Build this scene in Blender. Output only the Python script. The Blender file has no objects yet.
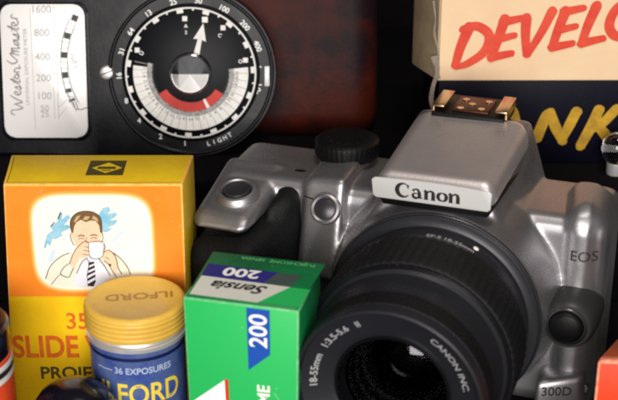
import bpy, bmesh, math, random
from mathutils import Vector, Matrix
from mathutils.geometry import tessellate_polygon
random.seed(4)
R = math.radians
PI = math.pi
MM = 0.001
S = bpy.context.scene
COL = S.collection

# ------------------------------------------------------------------ camera
PITCH = R(24); DIST = 0.45
aim = Vector((0, 0, 0.07))
fwd = Vector((0, math.cos(PITCH), -math.sin(PITCH)))
cd = bpy.data.cameras.new('camera'); cam = bpy.data.objects.new('camera', cd); COL.objects.link(cam)
cam.location = aim - fwd * DIST
cam.rotation_euler = (R(90) - PITCH, 0, 0)
cd.sensor_width = 36; cd.lens = 1350 / 618 * 36
cd.clip_start = 0.02; cd.clip_end = 20
cd.dof.use_dof = True; cd.dof.focus_distance = 0.46; cd.dof.aperture_fstop = 18
S.camera = cam

# ------------------------------------------------------------------ light
w = bpy.data.worlds.new('World'); S.world = w; w.use_nodes = True
bg = w.node_tree.nodes['Background']
bg.inputs[0].default_value = (1.0, 0.93, 0.86, 1); bg.inputs[1].default_value = 0.06

def area(name, loc, target, sx, sy, power, color):
    l = bpy.data.lights.new(name, 'AREA'); l.shape = 'RECTANGLE'; l.size = sx; l.size_y = sy
    l.energy = power; l.color = color
    o = bpy.data.objects.new(name, l); COL.objects.link(o); o.location = loc
    o.rotation_euler = (Vector(target) - Vector(loc)).to_track_quat('-Z', 'Y').to_euler()
    return o
area('window_light', (-0.02, -1.30, 0.44), (0, 0, .06), 0.8, 0.6, 25, (1.0, 0.96, 0.91))
area('ceiling_light', (0.10, -0.20, 1.0), (0.0, 0.0, .06), 0.22, 0.12, 3.0, (1.0, 0.93, 0.85))

S.view_settings.view_transform = 'Standard'; S.view_settings.look = 'None'
S.view_settings.exposure = 0.0; S.view_settings.gamma = 1.0
S.render.engine = 'CYCLES'
S.cycles.use_denoising = False
S.cycles.caustics_reflective = False; S.cycles.caustics_refractive = False
S.cycles.sample_clamp_indirect = 3.0
S.cycles.filter_width = 2.6

# ------------------------------------------------------------------ materials
def lin(c):
    return tuple(((v / 255) / 12.92 if v / 255 <= .04045 else ((v / 255 + .055) / 1.055) ** 2.4) for v in c)

MATS = {}
def mat(name, rgb, rough=.5, metal=0., var=.0, vscale=60., bump=0., bscale=400., coat=0., rgb2=None, spec=.5,
        rvar=0., sheen=0., thresh=None, scuff=0.):
    """rgb in sRGB 0-255 albedo; var = amount of mottling to rgb2 (or a darker tone)."""
    m = bpy.data.materials.new(name); m.use_nodes = True
    nt = m.node_tree; b = nt.nodes['Principled BSDF']
    b.inputs['Base Color'].default_value = (*lin(rgb), 1)
    b.inputs['Roughness'].default_value = rough; b.inputs['Metallic'].default_value = metal
    b.inputs['Specular IOR Level'].default_value = spec
    b.inputs['Coat Weight'].default_value = coat; b.inputs['Coat Roughness'].default_value = .12
    tc = nt.nodes.new('ShaderNodeTexCoord')
    if var > 0:
        n = nt.nodes.new('ShaderNodeTexNoise'); n.inputs['Scale'].default_value = vscale
        n.inputs['Detail'].default_value = 6; n.inputs['Roughness'].default_value = .65
        nt.links.new(tc.outputs['Object'], n.inputs['Vector'])
        r = nt.nodes.new('ShaderNodeValToRGB')
        lo, hi = thresh if thresh else (.36, .68)
        c2 = lin(rgb2) if rgb2 else tuple(v * .55 for v in lin(rgb))
        c1 = lin(rgb)
        r.color_ramp.elements[0].position = lo; r.color_ramp.elements[1].position = hi
        r.color_ramp.elements[0].color = (*c1, 1)
        r.color_ramp.elements[1].color = (*[a + (b_ - a) * var for a, b_ in zip(c1, c2)], 1)
        nt.links.new(n.outputs['Fac'], r.inputs['Fac'])
        nt.links.new(r.outputs['Color'], b.inputs['Base Color'])
        if scuff > 0:
            n4 = nt.nodes.new('ShaderNodeTexNoise'); n4.inputs['Scale'].default_value = 160; n4.inputs['Detail'].default_value = 9
            n4.inputs['Roughness'].default_value = .75; n4.inputs['Distortion'].default_value = 1.5
            nt.links.new(tc.outputs['Object'], n4.inputs['Vector'])
            mr4 = nt.nodes.new('ShaderNodeMapRange'); mr4.inputs[1].default_value = .64; mr4.inputs[2].default_value = .70
            mr4.inputs[3].default_value = 0; mr4.inputs[4].default_value = scuff
            nt.links.new(n4.outputs['Fac'], mr4.inputs[0])
            mx = nt.nodes.new('ShaderNodeMix'); mx.data_type = 'RGBA'; nt.links.new(mr4.outputs[0], mx.inputs[0])
            nt.links.new(r.outputs['Color'], mx.inputs[6]); mx.inputs[7].default_value = (.75, .68, .52, 1)
            nt.links.new(mx.outputs[2], b.inputs['Base Color'])
    if rvar > 0:
        n3 = nt.nodes.new('ShaderNodeTexNoise'); n3.inputs['Scale'].default_value = vscale * 1.7
        n3.inputs['Detail'].default_value = 5
        nt.links.new(tc.outputs['Object'], n3.inputs['Vector'])
        mr = nt.nodes.new('ShaderNodeMapRange')
        mr.inputs[1].default_value = .3; mr.inputs[2].default_value = .7
        mr.inputs[3].default_value = max(.03, rough - rvar); mr.inputs[4].default_value = rough + rvar
        nt.links.new(n3.outputs['Fac'], mr.inputs[0]); nt.links.new(mr.outputs[0], b.inputs['Roughness'])
    if bump > 0:
        n2 = nt.nodes.new('ShaderNodeTexNoise'); n2.inputs['Scale'].default_value = bscale
        n2.inputs['Detail'].default_value = 4
        nt.links.new(tc.outputs['Object'], n2.inputs['Vector'])
        bp = nt.nodes.new('ShaderNodeBump'); bp.inputs['Strength'].default_value = bump
        bp.inputs['Distance'].default_value = .0003
        nt.links.new(n2.outputs['Fac'], bp.inputs['Height']); nt.links.new(bp.outputs[0], b.inputs['Normal'])
    MATS[name] = m
    return m

M = mat
M('orange_card', scuff=.5, rgb=(246, 132, 20), rough=.5, spec=.3, var=.55, vscale=45, rgb2=(246, 150, 58), bump=.15, bscale=300)
M('orange_glow', (251, 160, 62), .5, var=.3, vscale=60, rgb2=(250, 170, 80))
M('yellow_glow', (252, 206, 130), .5, var=.3, vscale=60, rgb2=(252, 214, 150))
M('yellow_card', scuff=.5, rgb=(250, 206, 22), rough=.5, spec=.3, var=.8, vscale=55, rgb2=(240, 186, 16), bump=.2, bscale=300)
M('yellow_side', scuff=.5, rgb=(232, 194, 22), rough=.55, var=.8, vscale=55, rgb2=(216, 170, 22), bump=.2, bscale=300)
M('worn_card', (246, 190, 110), .7, var=.9, vscale=220, rgb2=(240, 150, 40))
M('cream_print', (250, 246, 232), .5, var=.3, vscale=80, rgb2=(248, 236, 206))
M('white_print', (250, 248, 240), .5)
M('ink_black', (34, 28, 30), .55)
M('ink_grey', (120, 116, 116), .6)
M('ink_soft', (150, 148, 146), .6)
M('ink_brown', (70, 46, 30), .6)
M('ink_dark_olive', (74, 66, 22), .55)
M('ink_orange', (214, 88, 10), .55, var=.6, vscale=300, rgb2=(230, 130, 20))
M('ink_red', (204, 50, 26), .5, var=.6, vscale=140, rgb2=(222, 84, 50))
M('skin_print', (246, 208, 176), .55, var=.4, vscale=300, rgb2=(240, 180, 150))
M('hair_print', (112, 80, 50), .55)
M('hair_light_print', (196, 164, 112), .55)
M('sky_blue_print', (108, 180, 214), .55, var=.8, vscale=180, rgb2=(190, 220, 226))
M('pale_blue_print', (206, 222, 232), .55)
M('shirt_print', (226, 226, 236), .55)
M('jacket_print', (232, 228, 208), .55)
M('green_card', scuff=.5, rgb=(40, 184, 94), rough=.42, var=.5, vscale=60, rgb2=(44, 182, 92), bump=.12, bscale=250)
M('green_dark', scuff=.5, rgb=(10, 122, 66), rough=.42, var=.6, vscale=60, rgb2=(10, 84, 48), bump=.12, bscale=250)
M('green_worn', (120, 200, 140), .6, var=.8, vscale=300, rgb2=(40, 165, 80))
M('blue_card', (28, 82, 178), .42, var=.4, vscale=80, rgb2=(40, 70, 150))
M('navy_band', (44, 40, 128), .42, var=.5, vscale=80, rgb2=(60, 60, 110))
M('pale_card', (222, 222, 212), .5, var=.5, vscale=80, rgb2=(200, 200, 190))
M('grey_band', (74, 84, 84), .5, var=.6, vscale=90, rgb2=(50, 70, 64))
M('meter_black', (8, 9, 14), .3, var=.5, vscale=60, rgb2=(22, 22, 30), bump=.1, bscale=500, rvar=.06, spec=.12)
M('dial_black', (5, 5, 11), .4, spec=.1)
M('dial_white', (208, 206, 202), .45, var=.6, vscale=300, rgb2=(180, 178, 174))
M('dial_grey', (150, 148, 144), .5, var=.8, vscale=500, rgb2=(60, 60, 60))
M('dial_red', (166, 30, 18), .45, var=.4, vscale=200, rgb2=(206, 50, 30), spec=.2)
M('scale_white', (216, 214, 213), .35, var=.2, vscale=50, rgb2=(204, 202, 200), coat=.3)
M('chrome', (205, 205, 205), .12, metal=1.)
M('satin_metal', (150, 148, 148), .38, metal=.85)
M('knob_dark_reflection', (20, 22, 26), .3, metal=.3, spec=.2)  # dark half of the chrome knob's reflection, put into the colour
M('silver_paint', (164, 162, 165), .44, metal=.93, var=.35, vscale=40, rgb2=(150, 147, 152), bump=.10, bscale=2500, rvar=.04)
M('flash_silver', (222, 213, 212), .43, metal=.84, var=.35, vscale=40, rgb2=(188, 178, 178), bump=.12, bscale=1500)
M('name_plate', (212, 210, 210), .4, metal=.2)
M('camera_black', (9, 9, 10), .5, bump=.2, bscale=900, spec=.2)
M('boss_grey', (62, 60, 62), .45, metal=.5)
M('rubber_black', (10, 10, 12), .6, bump=.8, bscale=1600, spec=.25)
M('lens_black', (30, 30, 35), .38, bump=.08, bscale=900, var=.3, vscale=60, rgb2=(38, 38, 45))
M('tube_black', (5, 5, 6), .7, spec=.1)
M('lens_gloss', (14, 14, 18), .2)
M('lens_ring_line', (90, 88, 92), .3, metal=.8)
M('ink_white', (225, 225, 225), .5)
M('ink_silver', (170, 168, 172), .5)
M('button_grey', (58, 56, 60), .35, metal=.5)
M('shoe_metal', (206, 178, 142), .25, metal=1.)
M('shoe_copper', (92, 54, 42), .4, metal=.9, var=.8, vscale=500, rgb2=(60, 40, 34))
M('lid_yellow', scuff=.45, rgb=(224, 182, 74), rough=.5, spec=.3, var=.8, vscale=70, rgb2=(208, 162, 66), bump=.1, bscale=300, coat=.15)
M('lid_ink', (166, 122, 50), .5)
M('can_metal', (225, 225, 225), .35, metal=.6)
M('can_blue', (52, 76, 146), .38, var=.9, vscale=160, rgb2=(92, 108, 146), coat=.2)
M('can_blue_dark', (14, 26, 72), .4)
M('ink_yellow', (232, 206, 66), .5)
M('ink_pale_blue', (176, 190, 214), .5)
M('cream_card', scuff=.5, rgb=(226, 198, 160), rough=.6, spec=.3, var=.7, vscale=30, rgb2=(220, 178, 146), bump=.15, bscale=200)
M('cream_shaded', (176, 158, 122), .65, var=.9, vscale=60, rgb2=(150, 124, 104), bump=.2, bscale=200)  # shade on the lid's left side, put into a darker cream
M('torn_paper', (150, 132, 120), .8, var=.7, vscale=200, rgb2=(90, 76, 70))
M('navy_card', (6, 6, 22), .45, spec=.12, var=.5, vscale=50, rgb2=(16, 14, 26), bump=.1, bscale=200)
M('brush_yellow', (190, 148, 18), .5, var=.9, vscale=120, rgb2=(136, 98, 22))
M('leather', (24, 11, 15), .55, spec=.12, var=.95, vscale=20, rgb2=(72, 22, 10), bump=.35, bscale=700, thresh=(.42, .62))  # rust patches put reflections of coloured boxes into the leather colour
M('leather_edge', (50, 28, 28), .45, bump=.4, bscale=700)
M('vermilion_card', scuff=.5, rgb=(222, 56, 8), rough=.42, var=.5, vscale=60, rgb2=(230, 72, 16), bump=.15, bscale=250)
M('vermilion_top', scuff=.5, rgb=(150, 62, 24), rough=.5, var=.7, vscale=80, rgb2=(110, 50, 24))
M('vermilion_worn', (236, 170, 140), .7, var=.9, vscale=400, rgb2=(226, 80, 40))
M('can_orange', (236, 84, 44), .4, var=.6, vscale=90, rgb2=(226, 60, 34))
M('cap_black', (13, 12, 20), .16, var=.4, vscale=60, rgb2=(22, 18, 34), rvar=.06)
M('shelf_cloth', (9, 6, 8), .95, spec=.1, var=.6, vscale=40, rgb2=(7, 6, 9))
M('back_wood', (12, 6, 10), .7, spec=.15, var=.6, vscale=14, rgb2=(8, 7, 15))
g = M('clear_glass', (250, 250, 250), 0.); g.node_tree.nodes['Principled BSDF'].inputs['Transmission Weight'].default_value = 1
g = M('lens_glass', (240, 236, 250), 0.); b_ = g.node_tree.nodes['Principled BSDF']
b_.inputs['Transmission Weight'].default_value = 1; b_.inputs['IOR'].default_value = 1.10
M('inner_glass', (5, 4, 12), .08, spec=.35)

# ------------------------------------------------------------------ helpers
def thing(name, label, cat, loc=(0, 0, 0), rz=0., rx=0., group=None):
    o = bpy.data.objects.new(name, None); COL.objects.link(o)
    o.location = loc; o.rotation_euler = (rx, 0, rz); o.empty_display_size = .01
    o['label'] = label; o['category'] = cat
    if group: o['group'] = group
    return o

def link(name, me, m, parent=None, smooth=False):
    o = bpy.data.objects.new(name, me); COL.objects.link(o)
    if m is not None:
        for x in (m if isinstance(m, (list, tuple)) else [m]): me.materials.append(MATS[x])
    if parent is not None: o.parent = parent
    if smooth: me.polygons.foreach_set('use_smooth', [True] * len(me.polygons))
    return o

def from_bm(name, bm, m, parent=None, smooth=False, sharp=None):
    bmesh.ops.recalc_face_normals(bm, faces=bm.faces)
    bmesh.ops.scale(bm, vec=(MM, MM, MM), verts=bm.verts)
    me = bpy.data.meshes.new(name); bm.to_mesh(me); bm.free()
    o = link(name, me, m, parent, smooth)
    if sharp: me.set_sharp_from_angle(angle=R(sharp))
    return o

def add_box(bm, lo, hi, bev=0., seg=3, mtx=None):
    r = bmesh.ops.create_cube(bm, size=1)
    vs = r['verts']
    for v in vs:
        v.co = Vector([(lo[i] + hi[i]) / 2 + v.co[i] * (hi[i] - lo[i]) for i in range(3)])
    if bev > 0:
        es = {e for v in vs for e in v.link_edges}
        rr = bmesh.ops.bevel(bm, geom=list(es), offset=bev, segments=seg, affect='EDGES', profile=.5)
        vs = list({v for v in rr['verts']} | {v for v in vs if v.is_valid})
    if mtx is not None: bmesh.ops.transform(bm, matrix=mtx, verts=vs)
    return vs

def add_hex(bm, p, bev=0., seg=2):
    """p: 8 points, bottom 4 (ccw) then top 4"""
    vs = [bm.verts.new(q) for q in p]
    fs = [(3, 2, 1, 0), (4, 5, 6, 7), (0, 1, 5, 4), (1, 2, 6, 5), (2, 3, 7, 6), (3, 0, 4, 7)]
    F = [bm.faces.new([vs[i] for i in f]) for f in fs]
    if bev > 0:
        es = {e for f in F for e in f.edges}
        bmesh.ops.bevel(bm, geom=list(es), offset=bev, segments=seg, affect='EDGES', profile=.5)

def add_lathe(bm, prof, seg=64, axis='z', c=(0, 0, 0), mtx=None):
    """prof: list of (r, t); t along axis ('z' up or 'y' back)"""
    rings = []
    for r, t in prof:
        if r < 1e-6:
            p = (c[0], c[1], c[2] + t) if axis == 'z' else (c[0], c[1] + t, c[2])
            rings.append([bm.verts.new(p)])
        else:
            ring = []
            for i in range(seg):
                a = 2 * PI * i / seg
                if axis == 'z': p = (c[0] + r * math.cos(a), c[1] + r * math.sin(a), c[2] + t)
                else: p = (c[0] + r * math.cos(a), c[1] + t, c[2] + r * math.sin(a))
                ring.append(bm.verts.new(p))
            rings.append(ring)
    for a, b in zip(rings, rings[1:]):
        if len(a) == 1 and len(b) == 1: continue
        for i in range(seg):
            j = (i + 1) % seg
            if len(a) == 1: bm.faces.new((a[0], b[i], b[j]))
            elif len(b) == 1: bm.faces.new((a[i], b[0], a[j]))
            else: bm.faces.new((a[i], b[i], b[j], a[j]))
    if mtx is not None: bmesh.ops.transform(bm, matrix=mtx, verts=[v for rg in rings for v in rg])
    return rings

def lathe(name, prof, m, parent, seg=96, axis='z', c=(0, 0, 0), sharp=35, mtx=None):
    bm = bmesh.new(); add_lathe(bm, prof, seg, axis, c, mtx)
    return from_bm(name, bm, m, parent, True, sharp)

def frame(o, ex, ey):
    ex = Vector(ex).normalized(); ey = Vector(ey).normalized(); n = ex.cross(ey)
    m = Matrix.Identity(4)
    for i in range(3):
        m[i][0] = ex[i]; m[i][1] = ey[i]; m[i][2] = n[i]; m[i][3] = o[i]
    return m

def catmull(pts, k=6):
    if len(pts) < 3: return [Vector(p) for p in pts]
    P = [Vector(p) for p in pts]; P = [P[0] * 2 - P[1]] + P + [P[-1] * 2 - P[-2]]
    out = []
    for i in range(1, len(P) - 2):
        a, b, c, d = P[i - 1:i + 3]
        for j in range(k):
            t = j / k
            out.append(.5 * ((2 * b) + (c - a) * t + (2 * a - 5 * b + 4 * c - d) * t * t + (3 * b - a - 3 * c + d) * t ** 3))
    out.append(P[-2]); return out

def warp_mesh(verts, fn): return [fn(*v) for v in verts]

def flat(name, polys, m, parent, fr, z=.1, warp=None, fmap=None):
    """filled outlines on a plane; polys in plane mm (or mapped by fmap from pixels)"""
    V = []; F = []
    for k, poly in enumerate(polys):
        pts = [fmap(*p) if fmap else p for p in poly]
        b = len(V)
        V += [(p[0], p[1], z + k * .012) for p in pts]
        for t in tessellate_polygon([[Vector((p[0], p[1], 0)) for p in pts]]): F.append([b + i for i in t])
    return finish_flat(name, V, F, m, parent, fr, warp)

def finish_flat(name, V, F, m, parent, fr, warp=None):
    if warp: V = [warp(*v) for v in V]
    V = [tuple(fr @ Vector(v) * MM) for v in V]
    me = bpy.data.meshes.new(name); me.from_pydata(V, [], F); me.update()
    return link(name, me, m, parent)

def strokes(name, items, m, parent, fr, z=.1, fmap=None, warp=None, smooth=6, wscale=1., caps=False):
    """items: (points, width or [widths]); ribbons that follow a smooth path"""
    V = []; F = []
    for k, it in enumerate(items):
        pts, wd = it[0], it[1]
        sm = it[2] if len(it) > 2 else smooth
        pts = [fmap(*p) if fmap else p for p in pts]
        P = catmull(pts, sm) if sm > 1 else [Vector(p) for p in pts]
        n = len(P); b = len(V); zz = z + (k % 12) * .012
        for i, p in enumerate(P):
            d = (P[min(i + 1, n - 1)] - P[max(i - 1, 0)])
            if d.length < 1e-9: d = Vector((1, 0))
            d.normalize(); nn = Vector((-d.y, d.x))
            if isinstance(wd, (list, tuple)):
                t = i / (n - 1) * (len(wd) - 1); a = int(min(t, len(wd) - 2)); ww = wd[a] + (wd[a + 1] - wd[a]) * (t - a)
            else: ww = wd
            ww *= .5 * wscale
            V.append((p.x + nn.x * ww, p.y + nn.y * ww, zz)); V.append((p.x - nn.x * ww, p.y - nn.y * ww, zz))
        if caps:
            for q, ww in ((P[0], wd[0] if isinstance(wd, (list, tuple)) else wd), (P[-1], wd[-1] if isinstance(wd, (list, tuple)) else wd)):
                b2 = len(V); zc = z + .15 + (len(V) % 17) * .003
                V += [(q.x + ww * wscale * .5 * math.cos(t * PI / 8) * (1 + .1 * math.sin(5 * t + k)), q.y + ww * wscale * .5 * math.sin(t * PI / 8), zc) for t in range(16)]
                F.append([b2 + t for t in range(16)])
        for i in range(n - 1): F.append([b + 2 * i, b + 2 * i + 1, b + 2 * i + 3, b + 2 * i + 2])
    return finish_flat(name, V, F, m, parent, fr, warp)

def text_geo(body, size, shear=0., bold=0., sx=1., align='LEFT', spacing=1.):
    cu = bpy.data.curves.new('t', 'FONT'); cu.body = body; cu.size = size; cu.shear = shear
    cu.offset = bold; cu.align_x = align; cu.space_character = spacing; cu.resolution_u = 4
    ob = bpy.data.objects.new('t', cu); COL.objects.link(ob)
    dg = bpy.context.evaluated_depsgraph_get(); dg.update()
    me = bpy.data.meshes.new_from_object(ob.evaluated_get(dg))
    V = [(v.co.x * sx, v.co.y) for v in me.vertices]; F = [list(p.vertices) for p in me.polygons]
    bpy.data.objects.remove(ob); bpy.data.curves.remove(cu); bpy.data.meshes.remove(me)
    return V, F

def text(name, items, m, parent, fr, z=.1, warp=None):
    """items: (body, x, y, size, rot_deg, opts)"""
    VV = []; FF = []
    for it in items:
        body, x, y, size, rot = it[:5]; op = it[5] if len(it) > 5 else {}
        V, F = text_geo(body, size, **op)
        c, s = math.cos(R(rot)), math.sin(R(rot)); b = len(VV)
        VV += [(x + c * p[0] - s * p[1], y + s * p[0] + c * p[1], z) for p in V]
        FF += [[b + i for i in f] for f in F]
    return finish_flat(name, VV, FF, m, parent, fr, warp)

def ring_polys(cx, cy, r0, r1, a0, a1, step=4):
    n = max(2, int(abs(a1 - a0) / step))
    A = [R(a0 + (a1 - a0) * i / n) for i in range(n + 1)]
    return [(cx + r1 * math.cos(a), cy + r1 * math.sin(a)) for a in A] + [(cx + r0 * math.cos(a), cy + r0 * math.sin(a)) for a in reversed(A)]

def circle(cx, cy, r, n=64): return [(cx + r * math.cos(2 * PI * i / n), cy + r * math.sin(2 * PI * i / n)) for i in range(n)]

def rrect(x0, y0, x1, y1, r, n=8):
    out = []
    for cx, cy, a in ((x1 - r, y1 - r, 0), (x0 + r, y1 - r, 90), (x0 + r, y0 + r, 180), (x1 - r, y0 + r, 270)):
        for i in range(n + 1):
            t = R(a + 90 * i / n); out.append((cx + r * math.cos(t), cy + r * math.sin(t)))
    return out

def prism(bm, poly, z0, z1, bev=0., seg=3, fr=None):
    """extrude outline (x,y) from z0 to z1, rounding the z1 rim"""
    b = [bm.verts.new((p[0], p[1], z0)) for p in poly]; t = [bm.verts.new((p[0], p[1], z1)) for p in poly]
    n = len(poly)
    for i in range(n): bm.faces.new((b[i], b[(i + 1) % n], t[(i + 1) % n], t[i]))
    bm.faces.new(list(reversed(b))); ft = bm.faces.new(t)
    vs = b + t
    if bev > 0:
        r = bmesh.ops.bevel(bm, geom=list(ft.edges), offset=bev, segments=seg, affect='EDGES', profile=.5)
        vs = list({v for v in r['verts']} | {v for v in vs if v.is_valid})
    if fr is not None: bmesh.ops.transform(bm, matrix=fr, verts=vs)

def card_box(name, pts8, mats, parent, bev=.5, worn=2, top=1, side=None):
    """a folded card box with worn pale edges; material 0 front/sides, `top` on the top face, `worn` on rounded edges"""
    bm = bmesh.new()
    vs = [bm.verts.new(q) for q in pts8]
    fs = [(3, 2, 1, 0), (4, 5, 6, 7), (0, 1, 5, 4), (1, 2, 6, 5), (2, 3, 7, 6), (3, 0, 4, 7)]
    for i, f in enumerate(fs):
        ff = bm.faces.new([vs[j] for j in f])
        ff.material_index = top if i == 1 else (side if (side is not None and i in (3, 5)) else 0)
    bmesh.ops.bevel(bm, geom=list(bm.edges), offset=bev, segments=2, affect='EDGES', profile=.5, material=worn)
    return from_bm(name, bm, mats, parent, True, 30)

# ------------------------------------------------------------------ setting
bm = bmesh.new(); add_box(bm, (-900, -1600, -20), (900, 262, 0), 0)
o = from_bm('display_shelf', bm, 'shelf_cloth'); o['kind'] = 'structure'
bm = bmesh.new(); add_box(bm, (-420, 58, 0.3), (420, 258, 52), 1.5)
o = from_bm('display_step', bm, 'shelf_cloth', None, True, 30); o['kind'] = 'structure'
bm = bmesh.new(); add_box(bm, (-900, 263, -20), (900, 280, 620), 0)
o = from_bm('back_wall', bm, 'back_wood'); o['kind'] = 'structure'

# ------------------------------------------------------------------ light meter
MT = thing('light_meter', 'black light meter with white scale plate, round dial and chrome knob', 'light meter',
           (0, .0825, .0521), 0, -R(13))
CX, CY = -46., 33.
out = [(-150, 0)] + [(CX + 33 * math.cos(R(a)), CY + 33 * math.sin(R(a))) for a in range(-90, 91, 5)] + [(-150, 66)]
MF = frame((0, 0, 0), (1, 0, 0), (0, 0, 1))          # plane x right, y up, normal towards the viewer
bm = bmesh.new(); prism(bm, out, -15, 0, 2.2, 4, MF)
from_bm('case', bm, 'meter_black', MT, True, 40)
mp = lambda u, v: ((u - 191) * .388 + CX, CY - (v - 72) * .390)
# raised rim round the dial and inner dial disc
bm = bmesh.new()
add_lathe(bm, [(30.8, 0), (31.2, .4), (31.7, .5), (32.2, .3), (32.4, 0)], 120, 'z', (CX, CY, 0))
bmesh.ops.transform(bm, matrix=MF, verts=bm.verts)
from_bm('dial_rim', bm, 'meter_black', MT, True, 60)
bm = bmesh.new(); add_lathe(bm, [(0, 1.4), (26.3, 1.4), (26.8, 1.1), (26.9, 0)], 120, 'z', (CX, CY, 0))
bmesh.ops.transform(bm, matrix=MF, verts=bm.verts)
dial = from_bm('dial', bm, 'dial_black', MT, True, 40)
ZD = 1.5
flat('white_scale_ring', [ring_polys(CX, CY, 17.0, 22.4, 172, 366)], 'dial_white', dial, MF, ZD)
flat('grey_scale_ring', [ring_polys(CX, CY, 14.9, 17.0, 166, 366)], 'dial_grey', dial, MF, ZD)
items = []
for a in range(168, 368, 8): items.append(([(CX + 17.2 * math.cos(R(a)), CY + 17.2 * math.sin(R(a))), (CX + 22.2 * math.cos(R(a)), CY + 22.2 * math.sin(R(a)))], .22, 1))
strokes('scale_divisions', items, 'ink_soft', dial, MF, ZD + .05)
nums = ['1', '1.4', '2', '2.8', '4', '5.6', '8', '11', '16', '22', '32', '45', '64', '90', '1', '2', '4', '8', '15', '30', '60', '120', '250', '500']
items = []
for i, a in enumerate(range(172, 364, 8)):
    rr = 18.6; t = nums[i % len(nums)]
    items.append((t, CX + rr * math.cos(R(a + 1.5)), CY + rr * math.sin(R(a + 1.5)), 2.0, a + 90 - 0, {'align': 'CENTER', 'bold': .02}))
text('scale_numerals', items, 'ink_grey', dial, MF, ZD + .1)
items = []
for i, a in enumerate(range(170, 364, 7)):
    items.append((nums[(i * 5 + 3) % len(nums)], CX + 15.2 * math.cos(R(a)), CY + 15.2 * math.sin(R(a)), 1.8, a + 90, {'align': 'CENTER', 'bold': .03}))
text('shutter_numerals', items, 'dial_black', dial, MF, ZD + .07)
flat('red_arc', [ring_polys(CX, CY, 11.4, 15.0, 213, 327)], 'dial_red', dial, MF, ZD + .18)
flat('arc_index', [ring_polys(CX, CY, 11.3, 15.1, 294, 299)], 'dial_white', dial, MF, ZD + .24)
items = [ring_polys(CX, CY, 24.9, 25.5, 0, 359.9)]
flat('dial_circle', items, 'dial_white', dial, MF, ZD)
items = []
for k in range(30):
    a = k * 12 + 3
    big = (k % 2 == 0)
    items.append(ring_polys(CX, CY, 23.4 if big else 24.2, 24.85, a - (3.0 if big else .8), a + (3.0 if big else .8)))
flat('dial_blocks', items, 'dial_white', dial, MF, ZD + .03)
sq = lambda u, v, s=.95: [(mp(u, v)[0] - s, mp(u, v)[1] - s), (mp(u, v)[0] + s, mp(u, v)[1] - s), (mp(u, v)[0] + s, mp(u, v)[1] + s), (mp(u, v)[0] - s, mp(u, v)[1] + s)]
flat('index_squares', [sq(186, 18), sq(206, 19, 1.1), sq(224, 27), sq(138, 49), sq(246, 59)], 'dial_white', dial, MF, ZD + .08)
def mtext(body, u, v, size, rot, **k): x, y = mp(u, v); return (body, x, y, size, rot, dict({'align': 'CENTER', 'bold': .03}, **k))
text('dial_letters', [mtext('A', 187, 27, 2.0, 0), mtext('U', 144, 53, 2.2, 60), mtext('C', 220, 36, 2.0, -25), mtext('O', 241, 62, 2.0, 0), mtext('2', 187, 33, 1.8, 0)],
     'ink_white', dial, MF, ZD + .08)
x0, y0 = mp(197, 54); x1, y1 = mp(204.5, 22.5)
d = Vector((x1 - x0, y1 - y0)).normalized(); n = Vector((-d.y, d.x)); p0 = Vector((x0, y0)); p1 = Vector((x1, y1))
h = p1 - d * 6.4
arrow = [p0 + n * 1.15, h + n * .8, h + n * 2.5 - d * .3, p1, h - n * 2.5 - d * .3, h - n * .8, p0 - n * 1.15]
flat('pointer', [[(p.x, p.y) for p in arrow]], 'dial_white', dial, MF, ZD + .3)
# light values printed round the dial
items = []
for t, u, v in (('16', 123, 75), ('31', 127, 52), ('64', 136, 34), ('13', 153, 18), ('25', 176, 8), ('50', 199, 6), ('100', 222, 14), ('200', 242, 28), ('400', 254, 47),
                ('8', 129, 97), ('4', 141, 116), ('2', 162, 130), ('1', 185, 136), ('800', 255, 92)):
    x, y = mp(u, v); dx, dy = x - CX, y - CY; a = math.atan2(dy, dx); rr = 27.1
    up = math.degrees(a) - 90
    if dy < -8: up = 0
    if t == '800': up = 45
    bx, by = (CX + rr * math.cos(a), CY + rr * math.sin(a))
    if dy < -8: by -= 1.7; bx -= .3
    items.append((t, bx, by, 2.9, up, {'align': 'CENTER', 'bold': .05}))
text('light_values', items, 'ink_white', MT, MF, .25)
items = []
for i, ch in enumerate('LIGHT'):
    a = R(-77 + i * 4.6); items.append((ch, CX + 29.4 * math.cos(a), CY + 29.4 * math.sin(a), 2.5, math.degrees(a) + 90, {'align': 'CENTER', 'bold': .04}))
text('light_word', items, 'ink_white', MT, MF, .25)
strokes('light_arrow', [([mp(194, 135), mp(206, 134)], .7, 1), ([mp(197, 133), mp(193, 135), mp(197, 137)], .5, 1)], 'ink_white', MT, MF, .25)
# knob: rim, lower and upper facet with ridge; upper has dark reflection painted in
KF = MF @ Matrix.Translation((CX, CY, 1.4))
bm = bmesh.new(); add_lathe(bm, [(8.1, 0), (8.1, 3.2), (7.7, 3.9), (7.2, 4.1), (7.1, 3.6)], 80, 'z'); bmesh.ops.transform(bm, matrix=KF, verts=bm.verts)
knob = from_bm('knob', bm, 'chrome', MT, True, 50)
def half(lo):
    bm = bmesh.new(); A = [R(a) for a in (range(180, 361, 6) if lo else range(0, 181, 6))]
    vs = [bm.verts.new((7.12 * math.cos(a), 7.12 * math.sin(a), 3.65 - .0)) for a in A]
    q = [bm.verts.new((7.12 * t, 0, 4.3)) for t in ((.6, 0, -.6) if lo else (-.6, 0, .6))]
    bm.faces.new(vs + q); bmesh.ops.triangulate(bm, faces=bm.faces)
    bmesh.ops.transform(bm, matrix=KF, verts=bm.verts); return bm
from_bm('lower_facet', half(True), 'satin_metal', knob, False)
from_bm('upper_facet', half(False), 'knob_dark_reflection', knob, False)
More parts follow.
